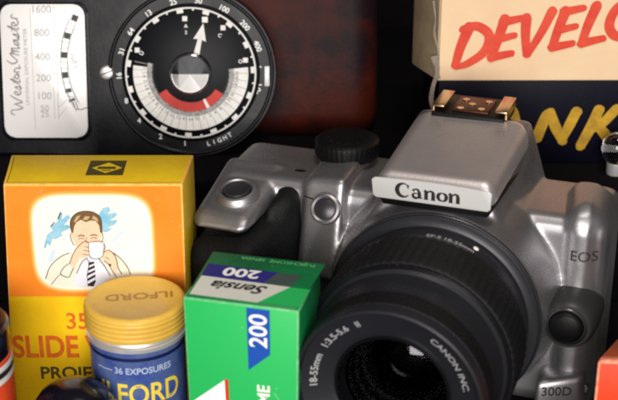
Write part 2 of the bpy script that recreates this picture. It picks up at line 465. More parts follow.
# right index tab and its frame
bm = bmesh.new(); cx, cy = mp(267.5, 75)
prism(bm, rrect(cx - 1.0, cy - 3.9, cx + 1.0, cy + 3.9, .3, 3), 0, 2.0, .3, 2, MF); from_bm('index_tab', bm, 'name_plate', MT, True, 40)
strokes('tab_frame', [([mp(250, 66), mp(262, 66)], .5, 1), ([mp(250, 84), mp(262, 84)], .5, 1), ([mp(254, 66), mp(254, 84)], .35, 1)], 'dial_white', MT, MF, .3)
# screw
bm = bmesh.new(); cx, cy = mp(106, 72)
add_lathe(bm, [(0, .55), (2.2, .5), (2.8, .3), (3.05, 0)], 40, 'z', (cx, cy, 0)); bmesh.ops.transform(bm, matrix=MF, verts=bm.verts)
scr = from_bm('screw', bm, 'satin_metal', MT, True, 60)
strokes('screw_slot', [([(cx - 2.4, cy - .9), (cx + 2.4, cy + .9)], .55, 1)], 'ink_black', scr, MF, .62)
# scale plate with needle window
x0, y0 = mp(2, 137); x1, y1 = mp(86, 4)
bm = bmesh.new(); prism(bm, rrect(x0 - 1.3, y0 - 1.5, x1 + 1.3, y1 + 1.3, 5, 6), -.2, .55, .4, 2, MF)
from_bm('plate_frame', bm, 'meter_black', MT, True, 40)
bm = bmesh.new(); prism(bm, rrect(x0, y0, x1, y1, 4.2, 8), 0, .9, .35, 3, MF)
plate = from_bm('scale_plate', bm, 'scale_white', MT, True, 40)
ZP = 1.0
items = []
for t, v in (('1600', 9), ('800', 32), ('400', 56), ('200', 77), ('100', 95), ('50', 107), ('25', 113)):
    items.append(mtext(t, 43 if len(t) > 2 else 43, v + 3.2, 4.0 if len(t) > 2 else 3.4, 0, bold=.0, sx=1.0))
text('scale_numbers', items, 'ink_soft', plate, MF, ZP)
text('small_print', [mtext('UNIVERSAL EXPOSURE METER', 28, 66, 2.0, 90, bold=.0, sx=1.12), mtext('Light', 76, 60, 3.0, 100, shear=.3, bold=0)], 'ink_soft', plate, MF, ZP)
strokes('scale_lines', [([mp(32, 8), mp(33, 128)], .16, 1), ([mp(53, 8), mp(53, 118)], .16, 1), ([mp(56, 6), mp(57, 118)], .2, 1)] +
        [([mp(57, v), mp(66, v2)], .14, 1) for v, v2 in ((8, 14), (32, 34), (54, 54), (74, 74), (94, 90), (106, 99), (116, 106))] +
        [([mp(73, 14), mp(64, 35), mp(61, 54), mp(62, 74), mp(66, 90), mp(74, 107)], .16), ([mp(80, 17), mp(71, 37), mp(68, 54), mp(69, 74), mp(72, 88), mp(79, 104)], .16)],
        'ink_soft', plate, MF, ZP)
strokes('scale_band_edges', [([mp(73, 14), mp(64.6, 35), mp(61.4, 54), mp(61.4, 74), mp(65, 90), mp(73, 107)], .24), ([mp(79.6, 17), mp(72, 37), mp(68, 54), mp(68, 74), mp(71.4, 88), mp(77, 102)], .24)] +
        [([mp(a_, b_), mp(a_ + 6.6, b_ + 1.0)], .2, 1) for a_, b_ in ((69.4, 22), (67, 28), (63.6, 41), (62.4, 47), (61.3, 61), (61.3, 67), (62.6, 81), (67, 95))], 'ink_grey', plate, MF, ZP + .02)
items = []
for u, v, a, hh in ((76.5, 17.5, 22, 5.2), (68.5, 35, 14, 5), (64.7, 54, 3, 5), (64.5, 74, -4, 5), (67.5, 89.5, -12, 3.4), (71, 99, -20, 2.2)):
    x, y = mp(u, v); c, s = math.cos(R(-a)), math.sin(R(-a)); hw = 1.25; hh = hh * .39 / 2 * 1.2
    items.append([(x + c * p - s * q, y + s * p + c * q) for p, q in ((-hw, -hh), (hw, -hh), (hw, hh), (-hw, hh))])
flat('scale_blocks', items, 'ink_black', plate, MF, ZP + .04)
strokes('needle', [([mp(86, 106.5), mp(80, 108.5), mp(75, 108)], [.35, .3, .2]), ([mp(72, 101), mp(75, 110)], .3, 1), ([mp(74, 100), mp(77, 108)], .3, 1)], 'ink_brown', plate, MF, ZP + .08)
# script lettering (two words) written upwards
def sc(pts):                                        # word space: x runs up the plate from y=112px, y runs leftwards from x=15px
    return [mp(22 - p[1] * 1.1, 114 - p[0] * 1.17) for p in pts]
W = [
    [(0, 8), (1, 11), (4, 11), (4.5, 6), (6, 1), (9, 7)], [(9, 9), (10, 5), (11, 1), (14, 7), (17, 12)],
    [(17, 4), (20, 6), (19, 8), (17, 5), (19, 2), (22, 4)], [(22, 4), (24, 7), (24, 2), (22, 2), (26, 3)],
    [(26, 3), (31, 11), (28, 3), (31, 3)], [(27, 8), (33, 8)], [(33, 3), (31, 5), (33, 7), (35, 5), (33, 3), (37, 5)],
    [(37, 2), (37, 7), (40, 6), (40, 2), (43, 3)],
    [(47, 14), (44, 9), (46, 4), (50, 8), (53, 10), (51, 2)], [(52, 6), (55, 9), (54, 2)], [(54, 6), (57, 9), (57, 2), (60, 4)],
    [(63, 7), (60, 5), (61, 2), (64, 7), (64, 2), (67, 4)], [(67, 4), (69, 7), (68, 2), (66, 2), (71, 3)], [(71, 3), (76, 12), (73, 3), (75, 2)], [(71, 8), (79, 8)],
    [(76, 4), (79, 6), (77, 8), (76, 4), (79, 2), (82, 4)], [(82, 2), (83, 8), (86, 7)]]
strokes('script_lettering', [(sc(p), [.3, .55, .38, .55, .32]) for p in W], 'ink_grey', plate, MF, ZP)

# ------------------------------------------------------------------ slide viewer box
SB = thing('slide_box', 'orange and yellow slide viewer box with picture of a man drinking', 'box', (-.0978, -.0148, 0))
W_, H_, D_ = 57.4, 82.2, 25.
card_box('carton', [(-4.2, 0, .2), (W_ - .5, 0, .2), (W_ + 1.5, D_, .2), (-3, D_, .2), (0, 0, H_), (W_, 0, H_), (W_ + 1.6, D_, H_), (-2.4, D_, H_)],
         ['yellow_card', 'yellow_side', 'worn_card', 'yellow_side'], SB, .55, 2, 1, 3)
SF = frame((0, -.02, 0), (1, 0, 0), (0, 0, 1))
def sp(u, v):                                       # photo pixel of the front face -> face mm
    return (.32598 * u - .02388 * v + 2.8619, -.36191 * v + 148.9168)
def sp2(u, v): return (.33755 * u - .0256 * v + 2.32968, -.38805 * v + 156.63199)
yb = 41.6
lx = lambda y: -4.2 * (1 - y / H_)                  # left edge of the flared front
flat('orange_panel', [[(lx(yb) + .5, yb), (W_ - .9, yb), (W_ - .7, H_ - .7), (.55, H_ - .7)]], 'orange_card', SB, SF, .08)
def tv(g):
    L, T, Rr, B = sp(34 - g, 240)[0], sp(92, 195 - g)[1], sp(152 + g, 240)[0], sp(92, 289 + g)[1]
    out = []
    for i in range(72):                             # superellipse, like an old television screen
        a = 2 * PI * i / 72; c, s = math.cos(a), math.sin(a); e = 2 / 4.6
        out.append(((L + Rr) / 2 + (Rr - L) / 2 * math.copysign(abs(c) ** e, c), (T + B) / 2 + (T - B) / 2 * math.copysign(abs(s) ** e, s)))
    return out
flat('screen_border', [tv(4.0)], 'orange_glow', SB, SF, .12)
flat('screen_inner_border', [tv(2.0)], 'yellow_glow', SB, SF, .16)
pic = flat('picture', [tv(0)], 'cream_print', SB, SF, .20)
zp = lambda x, y: sp(20 + x / 3.633, 190 + y / 3.633)      # enlarged picture coordinates
flat('sky_strokes', [
    [(86, 205), (98, 160), (120, 142), (112, 128), (136, 112), (146, 76), (158, 84), (152, 104), (174, 86), (186, 96), (160, 124), (176, 122), (184, 134), (150, 152), (158, 160), (130, 176), (120, 172), (110, 200), (100, 190), (94, 208)],
    [(282, 92), (300, 62), (322, 58), (330, 72), (316, 84), (350, 78), (352, 90), (326, 108), (356, 104), (344, 122), (318, 134), (336, 136), (316, 150), (304, 150), (296, 128), (290, 118)]],
    'sky_blue_print', pic, SF, .30, fmap=zp)
flat('pale_washes', [[(100, 250), (116, 214), (134, 214), (124, 236), (134, 240), (112, 262)], [(330, 180), (360, 140), (378, 150), (362, 170), (340, 190)]], 'pale_blue_print', pic, SF, .26, fmap=zp)
flat('jacket', [[(92, 318), (116, 268), (148, 238), (178, 222), (196, 236), (222, 262), (240, 270), (246, 352), (150, 350), (120, 340)],
                [(280, 352), (284, 262), (306, 252), (340, 226), (372, 250), (396, 286), (404, 302), (402, 340), (360, 352)]], 'jacket_print', pic, SF, .30, fmap=zp)
flat('shirt', [[(206, 296), (226, 252), (248, 236), (284, 236), (304, 262), (330, 300), (320, 345), (214, 350), (190, 345)]], 'shirt_print', pic, SF, .36, fmap=zp)
flat('tie', [[(250, 258), (270, 256), (274, 290), (276, 330), (268, 348), (246, 346), (244, 310)]], 'ink_black', pic, SF, .42, fmap=zp)
flat('tie_stripes', [[(246, 272), (272, 262), (272, 268), (246, 280)], [(246, 290), (273, 278), (273, 286), (246, 298)], [(246, 308), (274, 294), (274, 302), (246, 318)], [(246, 328), (275, 312), (275, 322), (247, 338)]],
     'shirt_print', pic, SF, .48, fmap=zp)
flat('face', [[(190, 128), (196, 108), (220, 96), (262, 96), (288, 108), (297, 130), (300, 148), (296, 160), (292, 176), (284, 208), (262, 236), (238, 236), (212, 214), (196, 182), (186, 160), (184, 144)]], 'skin_print', pic, SF, .42, fmap=zp)
flat('hair', [[(188, 150), (184, 120), (188, 96), (206, 80), (232, 74), (262, 76), (284, 86), (296, 108), (298, 150), (292, 150), (288, 124), (276, 108), (258, 106), (240, 112), (222, 104), (206, 112), (198, 128), (194, 152)]], 'hair_print', pic, SF, .50, fmap=zp)
flat('hair_highlights', [[(196, 110), (206, 92), (222, 86), (214, 100), (202, 112)], [(228, 104), (238, 90), (256, 92), (246, 104)], [(262, 100), (268, 88), (282, 98), (286, 112), (274, 104)]], 'hair_light_print', pic, SF, .58, fmap=zp)
flat('hands', [[(180, 262), (196, 222), (210, 202), (236, 180), (250, 186), (248, 202), (254, 214), (252, 230), (234, 244), (218, 240), (206, 262), (196, 278)],
               [(302, 222), (320, 212), (338, 222), (350, 244), (356, 272), (350, 300), (338, 290), (322, 268), (306, 254), (298, 238)]], 'skin_print', pic, SF, .64, fmap=zp)
flat('cup', [[(250, 184), (304, 182), (306, 200), (302, 232), (288, 242), (266, 242), (254, 230)]], 'white_print', pic, SF, .72, fmap=zp)
L = 1.35
strokes('ink_lines', [([(a * 1., b * 1.) for a, b in p], wd) for p, wd in [
    ([(92, 318), (110, 272), (146, 238), (180, 222)], .3), ([(404, 302), (392, 274), (368, 244), (340, 222)], .3),
    ([(188, 152), (184, 160), (190, 182), (198, 196)], .26), ([(300, 150), (302, 170), (294, 188)], .26), ([(188, 140), (184, 118), (190, 96), (210, 78), (240, 72), (272, 78), (294, 100), (299, 150)], .35),
    ([(212, 162), (224, 158), (236, 162)], .4), ([(256, 160), (270, 156), (282, 160)], .4), ([(214, 172), (224, 168), (234, 172)], .22), ([(258, 170), (270, 166), (280, 170)], .22), ([(244, 166), (240, 180), (248, 184)], .2),
    ([(250, 184), (277, 180), (304, 182), (306, 202), (302, 232), (288, 242), (266, 242), (254, 230), (250, 184)], .24), ([(304, 192), (312, 200), (306, 214)], .22),
    ([(180, 264), (196, 222), (212, 200), (236, 180), (250, 186)], .3), ([(236, 198), (252, 204)], .25), ([(232, 212), (252, 216)], .25), ([(228, 226), (250, 230)], .25),
    ([(176, 262), (158, 278), (148, 300), (176, 312), (188, 292), (196, 276)], .26), ([(302, 222), (322, 212), (340, 224), (352, 246), (358, 276), (372, 300)], .3), ([(312, 236), (326, 246)], .25), ([(306, 250), (322, 262), (340, 292), (352, 310)], .28), ([(328, 262), (330, 270)], .9),
    ([(206, 298), (226, 256), (246, 240)], .26), ([(286, 240), (308, 270), (330, 306)], .26), ([(112, 340), (140, 306), (150, 300)], .2), ([(244, 244), (252, 262), (244, 310)], .22), ([(150, 76), (140, 100)], .5), ([(128, 110), (112, 128)], .35)]],
    'ink_brown', pic, SF, .80, fmap=zp, wscale=.75)
# print below the picture
text('number_line', [('35 MM', *sp2(66, 328), 8.6, 0, {'bold': .12, 'sx': .95})], 'ink_orange', SB, SF, .12)
text('title_line', [('SLIDE VIEWER', *sp2(13, 356), 11.6, 0, {'bold': .3, 'sx': .79})], 'ink_orange', SB, SF, .12)
text('bottom_line', [('PROJECTS', *sp2(40, 378), 6.6, 0, {'bold': .15, 'sx': 1.0})], 'ink_dark_olive', SB, SF, .12)
TF = frame((0, 0, H_ + .02), (1, 0, 0), (0, 1, 0))
strokes('flap_seam', [([(1, 1.1), (20, 1.25), (40, 1.0), (56.6, 1.2)], .22), ([(1.0, 1.1), (.2, 12), (-1.0, 23)], .2)], 'ink_brown', SB, TF, .05)
e = flat('emblem', [[(25.2, 7), (37.4, 7), (37.2, 19.5), (25.2, 19.5)]], 'ink_dark_olive', SB, TF, .06)
flat('emblem_diamond', [[(26.5, 13), (31.5, 17.6), (36.5, 13), (31.5, 8.6)]], 'yellow_side', e, TF, .12)
flat('emblem_letters', [[(28.2, 12), (34.5, 12), (34.2, 14), (28.6, 14)], [(30, 10.6), (33, 10.6), (33, 11.2), (30, 11.2)]], 'ink_dark_olive', e, TF, .18)

# ------------------------------------------------------------------ yellow lidded film can
FC = thing('film_can', 'blue film can with a ribbed yellow screw lid', 'film can', (-.0549, -.0348, 0))
lathe('can_wall', [(0, .2), (14.6, .2), (15.1, .8), (15.1, 40.6)], 'can_blue', FC)
lathe('metal_collar', [(15.1, 40.2), (15.9, 40.5), (16.0, 41.9), (15.2, 42.3), (14.6, 43.8)], 'can_metal', FC)
prof = [(14.2, 43.4), (15.7, 43.4), (16.0, 43.7)]
z = 43.9
for k in range(4):
    prof += [(15.95, z), (16.15, z + .4), (16.15, z + 1.2), (15.95, z + 1.5)]; z += 1.6
prof += [(16.0, z), (16.0, z + .5), (15.6, z + 1.2), (14.9, z + 1.6), (14.2, z + 1.7), (13.7, z + 1.45), (0, z + 1.4)]
lid = lathe('lid', prof, 'lid_yellow', FC, 128)
ztop = z + 1.4
LF = frame((0, 0, ztop), (1, 0, 0), (0, 1, 0))
text('lid_lettering', [('ILFORD', 1.0, 3.0, 5.6, 188, {'align': 'CENTER', 'bold': .08, 'sx': 1.15})], 'lid_ink', lid, LF, .12)
def cyl(r, a0=0.):                                  # wrap: x = arc length to the right of the front, y = height
    return lambda x, y, z: ((r + z) * math.sin(x / r + a0), -(r + z) * math.cos(x / r + a0), y)
ID4 = Matrix.Identity(4)
A0 = R(8)
text('label_small_print', [('\u2014\u2014 36 EXPOSURES', 0, 32.8, 3.1, 0, {'align': 'CENTER', 'bold': .05, 'sx': .92})], 'ink_pale_blue', FC, ID4, .12, warp=cyl(15.1, A0 - .12))
V, F = [], []
text('label_name', [('ILFORD', .2, 22.0, 10.2, 0, {'align': 'CENTER', 'bold': .16, 'sx': .80})], 'ink_yellow', FC, ID4, .12, warp=cyl(15.1, A0))
text('label_speed', [('FILM', .2, 13.0, 6.0, 0, {'align': 'CENTER', 'bold': .1, 'sx': .9})], 'ink_pale_blue', FC, ID4, .12, warp=cyl(15.1, A0))
bandp = [[(x / 2, 33.6) for x in range(-70, 21, 4)] + [(x / 2, 31.0) for x in reversed(range(-70, 21, 4))]]
def band(name, x0, x1, y0, y1, m, z):
    n = 40; V = []; F = []
    for i in range(n + 1):
        x = x0 + (x1 - x0) * i / n; V += [(x, y0, z), (x, y1, z)]
    for i in range(n): F.append([2 * i, 2 * i + 2, 2 * i + 3, 2 * i + 1])
    return finish_flat(name, V, F, m, FC, ID4, cyl(15.1, 0))
band('label_dark_band', -24, 24, 37.2, 38.4, 'can_blue_dark', .08)

# ------------------------------------------------------------------ green film box
yaw = -math.atan2(.009, .0355)
GB = thing('film_box', 'green film box with a blue 200 tab and white flap panel', 'film box', (-.0372, -.0591, 0), yaw)
gw, gd, gh = 35.4, 28.8, 65.0
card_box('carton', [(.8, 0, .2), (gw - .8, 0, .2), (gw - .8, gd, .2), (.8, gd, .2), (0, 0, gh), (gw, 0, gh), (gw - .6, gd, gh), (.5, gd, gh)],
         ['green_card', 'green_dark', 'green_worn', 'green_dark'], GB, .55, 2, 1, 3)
GF = frame((0, -.02, 0), (1, 0, 0), (0, 0, 1))
GT = frame((0, 0, gh + .01), (1, 0, 0), (0, 1, 0))
# the closing flap of card standing a little proud along the top
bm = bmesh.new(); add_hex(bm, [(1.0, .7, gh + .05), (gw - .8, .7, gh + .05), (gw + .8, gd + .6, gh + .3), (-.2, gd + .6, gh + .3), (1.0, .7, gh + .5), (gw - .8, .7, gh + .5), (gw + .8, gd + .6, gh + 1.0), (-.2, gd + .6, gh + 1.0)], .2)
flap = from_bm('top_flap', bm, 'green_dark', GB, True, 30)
sl = math.atan2(.5, gd)
GT = frame((0, .7, gh + .55), (1, 0, 0), (0, math.cos(sl), math.sin(sl)))
flat('white_panel', [[(1.6, .5), (22.5, .2), (29.5, 11.6), (1.5, 12.4)]], 'pale_card', flap, GT, .08)
flat('green_corner', [[(22.5, .2), (35.2, .2), (35.6, 11.4), (29.5, 11.6)]], 'green_card', flap, GT, .08)
flat('navy_strip', [[(1.4, 12.4), (21, 12.0), (23.5, 19.6), (1.0, 20.4)]], 'navy_band', flap, GT, .08)
flat('grey_strip', [[(21, 12.0), (29.5, 11.6), (31.0, 19.4), (23.5, 19.6)]], 'grey_band', flap, GT, .08)
text('speed_number_top', [('200', 18.6, 18.9, 7.0, 180, {'bold': .2, 'sx': 1.1})], 'white_print', flap, GT, .16)
def gs(pts): return [(21.0 - p[0], 10.3 - p[1] * .92) for p in pts]
SN = [[(4.3, 1.2), (2.6, .2), (1.6, 1.6), (2.8, 3.2), (3.4, 4.8), (1.6, 6.0), (-.4, 5.0)], [(4.2, 4.2), (6.3, 3.6), (5.4, 2.6), (4.4, 4.0), (5.2, 5.4), (6.8, 4.8)],
      [(7.2, 2.8), (7.2, 5.3), (7.3, 3.6), (8.8, 2.7), (9.0, 5.3), (9.8, 5.0)], [(11.6, 2.9), (10.4, 3.1), (11.6, 4.4), (10.4, 5.4), (9.9, 5.0)],
      [(12.6, 2.8), (12.6, 5.3), (13.4, 5.0)], [(16.0, 3.0), (14.2, 3.0), (13.8, 4.8), (15.0, 5.3), (16.2, 3.0), (16.2, 5.0), (17.2, 5.2)], [(12.9, 1.4), (13.2, 1.7)]]
text('script_name', [('Sensia', 23.4, 10.0, 7.0, 180, {'bold': .16, 'sx': .98, 'shear': .38})], 'ink_black', flap, GT, .16)
text('flap_small_print', [('FUJICHROME  SENSIA', 33.5, 27.2, 2.5, 180, {'bold': .02, 'sx': 1.0})], 'green_worn', flap, GT, .10)
# front: blue tab with pointed foot, number turned on its side, white triangle with red edge, small lettering
flat('blue_tab', [[(19.5, gh - .9), (26.6, gh - .9), (26.6, gh - 15.8), (19.8, gh - 22.0)]], 'blue_card', GB, GF, .08)
text('speed_number', [('200', 25.6, gh - 13.9, 7.7, 90, {'bold': .12, 'sx': .98})], 'white_print', GB, GF, .16)
flat('white_triangle', [[(12.2, gh - 26.6), (12.6, gh - 40), (0.9, gh - 40), (1.0, gh - 36.4)]], 'white_print', GB, GF, .10)
flat('red_edge', [[(12.2, gh - 26.2), (13.4, gh - 26.4), (13.6, gh - 40), (12.6, gh - 40)]], 'ink_red', GB, GF, .10)
text('side_lettering', [('CHROME', 26.2, gh - 48.5, 5.4, 90, {'bold': .12, 'sx': .98})], 'white_print', GB, GF, .12)
flat('crease', [[(26.6, gh - 33.3), (34.8, gh - 33.9), (34.8, gh - 34.3), (26.6, gh - 34.0)]], 'green_dark', GB, GF, .12)

# ------------------------------------------------------------------ single lens reflex camera
CA = thing('reflex_camera', 'silver reflex camera with a black zoom lens facing the viewer', 'camera', (.0452, -.0096, 0), R(-19))
AZ = 40.
def remesh(name, bm, m, parent, vox=.8, it=8):
    o = from_bm(name, bm, m, parent)
    r = o.modifiers.new('r', 'REMESH'); r.mode = 'VOXEL'; r.voxel_size = vox * MM; r.use_smooth_shade = True
    s = o.modifiers.new('s', 'SMOOTH'); s.factor = .5; s.iterations = it
    return o
bm = bmesh.new()
add_box(bm, (-84, 4, .5), (52, 40, 71), 5)
add_hex(bm, [(-52, -3, 40), (-36, -7, 40), (-36, 30, 40), (-52, 30, 40), (-51, 4, 73), (-36, 3, 75), (-36, 30, 76), (-51, 30, 74)], 2)      # panel left of the mount
add_hex(bm, [(38, -4, 2), (52, 2, 2), (52, 34, 2), (38, 34, 2), (38, 0, 76), (52, 5, 74), (52, 34, 73), (34, 34, 78)], 8, 6)               # right shoulder
add_hex(bm, [(-50, -4, 1), (-36, -6, 1), (-36, 20, 1), (-50, 20, 1), (-50, -2, 45), (-36, -5, 45), (-36, 20, 45), (-50, 20, 45)], 3)
add_lathe(bm, [(0, -14.6), (34.4, -14.8), (35.6, -14), (37, -7), (39.5, 6), (39.5, 20), (0, 20)], 96, 'y', (0, 0, AZ))
add_hex(bm, [(-30, -12, 60), (24, -12, 60), (29, 40, 60), (-34, 40, 60), (-18, -6, 80), (15, -6, 80), (19, 42, 90), (-20, 42, 90)], 2)       # prism hump
add_hex(bm, [(-85, -19, 59.5), (-63, -20, 59.5), (-60, 20, 62), (-85, 20, 62), (-84, -15, 64), (-64, -17, 64), (-61, 18, 73), (-84, 18, 73)], 3.0)  # silver cap on the grip
body = remesh('body', bm, 'silver_paint', CA, .7, 5)
# rubber grip
bm = bmesh.new()
add_hex(bm, [(-84, -24, 1), (-56, -26, 1), (-50, 8, 1), (-85, 8, 1), (-84, -24, 56), (-60, -27, 57), (-50, 6, 66), (-85, 8, 57)], 6, 4)
add_hex(bm, [(-62, -14, 40), (-52, -6, 40), (-50, 14, 40), (-62, 14, 40), (-61, -8, 66), (-53, -2, 67), (-51, 18, 72), (-61, 18, 72)], 3)
remesh('grip', bm, 'rubber_black', CA, .8, 6)
# shutter button in its dished ring
SH = Matrix.Translation(Vector((-72.5, -3.5, 68.3))) @ Matrix.Rotation(R(14), 4, 'X')
lathe('shutter_ring', [(4.9, -2), (5.0, .6), (5.6, 1.3), (6.6, 1.1), (7.4, .2), (7.8, -1)], 'silver_paint', CA, 64, mtx=SH)
lathe('shutter_button', [(0, .9), (2.5, 1.0), (4.2, 1.5), (4.6, 1.1), (4.7, -1.5)], 'button_grey', CA, 64, mtx=SH)
# lamp beside the grip
LP = Matrix.Translation(Vector((-41.5, -1.4, 65.5))) @ Matrix.Rotation(R(62), 4, 'X')
lamp = lathe('focus_lamp', [(3.6, -1), (3.7, 1.2), (4.4, 1.7), (5.1, 1.3), (5.3, -1)], 'silver_paint', CA, 64, mtx=LP)
lathe('lamp_window', [(0, 1.6), (2.2, 1.4), (3.6, .8), (3.6, -1)], 'button_grey', lamp, 48, mtx=LP)
# mode dial
DM = Matrix.Translation(Vector((-43.5, 29, 73.5)))
prof = [(0, 6.6), (6, 6.6), (10.2, 6.4), (11.2, 5.6), (11.4, 4.8), (11.5, 1), (11, 0)]
bm = bmesh.new(); rg = add_lathe(bm, prof, 144, 'z')
for ring in rg[4:6]:
    for i, v in enumerate(ring):
        if (i // 2) % 2: v.co.x *= .985; v.co.y *= .985
bmesh.ops.transform(bm, matrix=DM, verts=bm.verts)
dl = from_bm('mode_dial', bm, 'camera_black', CA, True, 40)
DF = frame((-43.5, 29, 80.1), (1, 0, 0), (0, 1, 0))
text('dial_marks', [(t, 7.6 * math.cos(R(a)), 7.6 * math.sin(R(a)), 2.1, a + 90, {'align': 'CENTER'}) for t, a in (('P', 200), ('M', 230), ('Tv', 260), ('Av', 290), ('A', 320), ('+', 350), ('-', 170))], 'button_grey', dl, DF, .06)
# pop-up flash housing with the name plate
bm = bmesh.new()
add_hex(bm, [(-21.5, -14.5, 78.5), (18.5, -14.5, 78.5), (22, 30, 84), (-21, 30, 84), (-20.5, -14.0, 86.6), (17.0, -14.0, 87.0), (18.6, 31, 94.0), (-17.6, 31, 93.6)], 3.6, 5)
remesh('flash_housing', bm, 'flash_silver', CA, .5, 4)
bm = bmesh.new(); add_hex(bm, [(-18.5, -12.8, 75.5), (15.8, -12.8, 75.5), (19, 20, 77), (-20, 20, 77), (-20.0, -13.2, 79.0), (17, -13.2, 79.0), (20, 20, 80), (-20.5, 20, 80)], .8)
from_bm('flash_gap', bm, 'camera_black', CA, True, 30)
# name plate: bowed top edge, lies on the front of the housing
NF = frame((-1.9, -15.15, 78.9), (1, 0, 0), (0, -.10, .995))
def bow(x, y, z): return (x, y + (.55 * (1 - (x / 19) ** 2) if y > 3 else 0.), z)
pts = [(-18.4 + 36.8 * i / 24, 7.1 + .7 * (1 - ((-18.4 + 36.8 * i / 24) / 18.4) ** 2)) for i in range(25)]
pl = pts + [(19.2, 6.3), (18.9, .9), (18.0, .1)] + [(-18.0, .1), (-19.0, .9), (-19.4, 6.3)]
bm = bmesh.new(); prism(bm, list(reversed(pl)) if False else pl[::-1][::-1], -.4, .2, .1, 2, NF)
npl = from_bm('name_plate', bm, 'name_plate', CA, True, 40)
def el(cx, cy, rx, ry, a0, a1, n=11): return [(cx + rx * math.cos(R(a0 + (a1 - a0) * i / (n - 1))), cy + ry * math.sin(R(a0 + (a1 - a0) * i / (n - 1)))) for i in range(n)]
LG = []
LG += [(el(-8.9, 3.9, 2.15, 2.35, 52, 318), [.2, .5, 1.0, 1.25, 1.1, .6, .25]), ([(-7.55, 5.9), (-7.45, 4.5)], [.8, .1], 1)]
def aa(x): return [([(x + 2.5, .0 + 1.6), (x + 2.5, 3.6)], .95, 1), ([(x + 2.55, 3.5), (x + 2.0, 4.7), (x + 1.0, 4.75), (x + .35, 4.1)], [.9, .6, .4, .8]),
                   (el(x + 1.35, 2.55, .95, .85, 40, 330), [.2, .4, .75, .8, .4]), ([(x + 2.9, 2.0), (x + 3.5, 1.75)], [.5, .2], 1)]
def nn_(x): return [([(x + .8, 1.6), (x + .8, 4.8)], 1.0, 1), ([(x - .1, 4.4), (x + .9, 4.9)], [.15, .7], 1), ([(x + 1.2, 3.9), (x + 2.0, 4.75), (x + 2.95, 4.4), (x + 3.1, 3.5)], [.2, .5, .8, 1.0]), ([(x + 3.1, 3.7), (x + 3.1, 1.6)], 1.0, 1),
                    ([(x + .1, 1.68), (x + 1.5, 1.68)], .22, 1), ([(x + 2.4, 1.68), (x + 3.8, 1.68)], .22, 1)]
LG += aa(-6.3) + nn_(-2.4)
LG += [(el(3.55, 3.2, 1.35, 1.4, 90, 270), [.3, .8, 1.0, .8, .3]), (el(3.55, 3.2, 1.35, 1.4, 90, -90), [.3, .8, 1.0, .8, .3])]
LG += nn_(5.5)
strokes('name_lettering', LG, 'ink_black', npl, NF, .26, wscale=1.2)
# hot shoe
HS = lambda y: 93.4 + (y - 28) * .02
bm = bmesh.new(); add_box(bm, (-13, 26, 90), (12, 46, 94.3), .6)
shoe = from_bm('hot_shoe', bm, 'camera_black', CA, True, 30)
for x0, x1, hx in ((-13.0, -8.8, -1), (8.6, 12.8, 1)):
    bm = bmesh.new(); add_box(bm, (x0, 27, 95.9), (x1, 43, 96.6), .25); a, b = (x0, x0 + .9) if hx < 0 else (x1 - .9, x1)
    add_box(bm, (a, 27.05, 93.8), (b, 43, 96.2), .2)
    from_bm('shoe_rail', bm, 'shoe_metal', shoe, True, 30)
bm = bmesh.new()
add_box(bm, (-6.5, 29, 94.2), (6, 43, 94.9), .2)
from_bm('shoe_plate', bm, 'shoe_copper', shoe, True, 30)
for x, y in ((-1, 36), (-4, 31), (3, 32), (4, 40), (-4, 40)):
    lathe('shoe_contact', [(0, 95.1), (1.2, 95.08), (1.4, 94.8)], 'shoe_metal', shoe, 24, c=(x, y, 0))
# lens
zz = (0, 0, AZ)
lens = lathe('lens', [(30, -4), (34.9, -13.9), (34.9, -15.1), (34.4, -15.5), (33.2, -15.5), (32.2, -15.8), (31.6, -16), (31.4, -18), (31.8, -18.6), (31.8, -27.0), (31.6, -27.4)], 'lens_black', CA, 144, 'y', zz, 30)
# zoom ring with ribs
bm = bmesh.new(); rg = add_lathe(bm, [(31.6, -27.2), (33.2, -27.6), (33.2, -44.6), (32.4, -45.2), (31.0, -45.4)], 288, 'y', zz)
for ring in rg[1:3]:
    for i, v in enumerate(ring):
        if (i // 2) % 2:
            v.co.x *= .992; v.co.z = AZ + (v.co.z - AZ) * .992
from_bm('zoom_ring', bm, 'rubber_black', lens, True, 50)
lathe('zoom_ring_trim', [(31.0, -45.4), (32.3, -45.7), (32.3, -46.3), (31.0, -46.5)], 'lens_gloss', lens, 144, 'y', zz, 50)
lathe('front_barrel', [(31.0, -46.4), (30.0, -47.5), (29.2, -55), (29.0, -68.0), (28.7, -69.4), (28.1, -69.9), (27.6, -69.7), (27.4, -69.0),
                       (27.2, -67.4), (26.6, -67.2), (19.6, -64.4), (17.8, -64.0), (17.2, -63.4)], 'lens_black', lens, 144, 'y', zz, 35)
lathe('focus_ring', [(29.0, -58.2), (29.5, -58.5), (29.5, -65.5), (29.0, -66)], 'rubber_black', lens, 144, 'y', zz, 35)
lathe('glass_rim', [(17.8, -64.1), (17.5, -64.6), (16.9, -64.5), (16.4, -63.2), (16.2, -59.7), (15, -58)], 'lens_gloss', lens, 144, 'y', zz, 35)
lathe('front_glass', [(16.3, -59.0), (14.5, -60.2), (12, -61.2), (8, -62.2), (4, -62.7), (0, -62.8)], 'lens_glass', lens, 96, 'y', zz, 180)
lathe('inner_tube', [(16.2, -59), (15.6, -57), (14.6, -56.6), (14.4, -53), (13.2, -52.6), (13.0, -49), (11.6, -48.6), (11.4, -44), (0, -43.8)], 'tube_black', lens, 96, 'y', zz, 35)
lathe('inner_element', [(11.2, -44.2), (9.6, -46.2), (7, -48.2), (4, -49.4), (0, -49.9)], 'inner_glass', lens, 96, 'y', zz, 180)
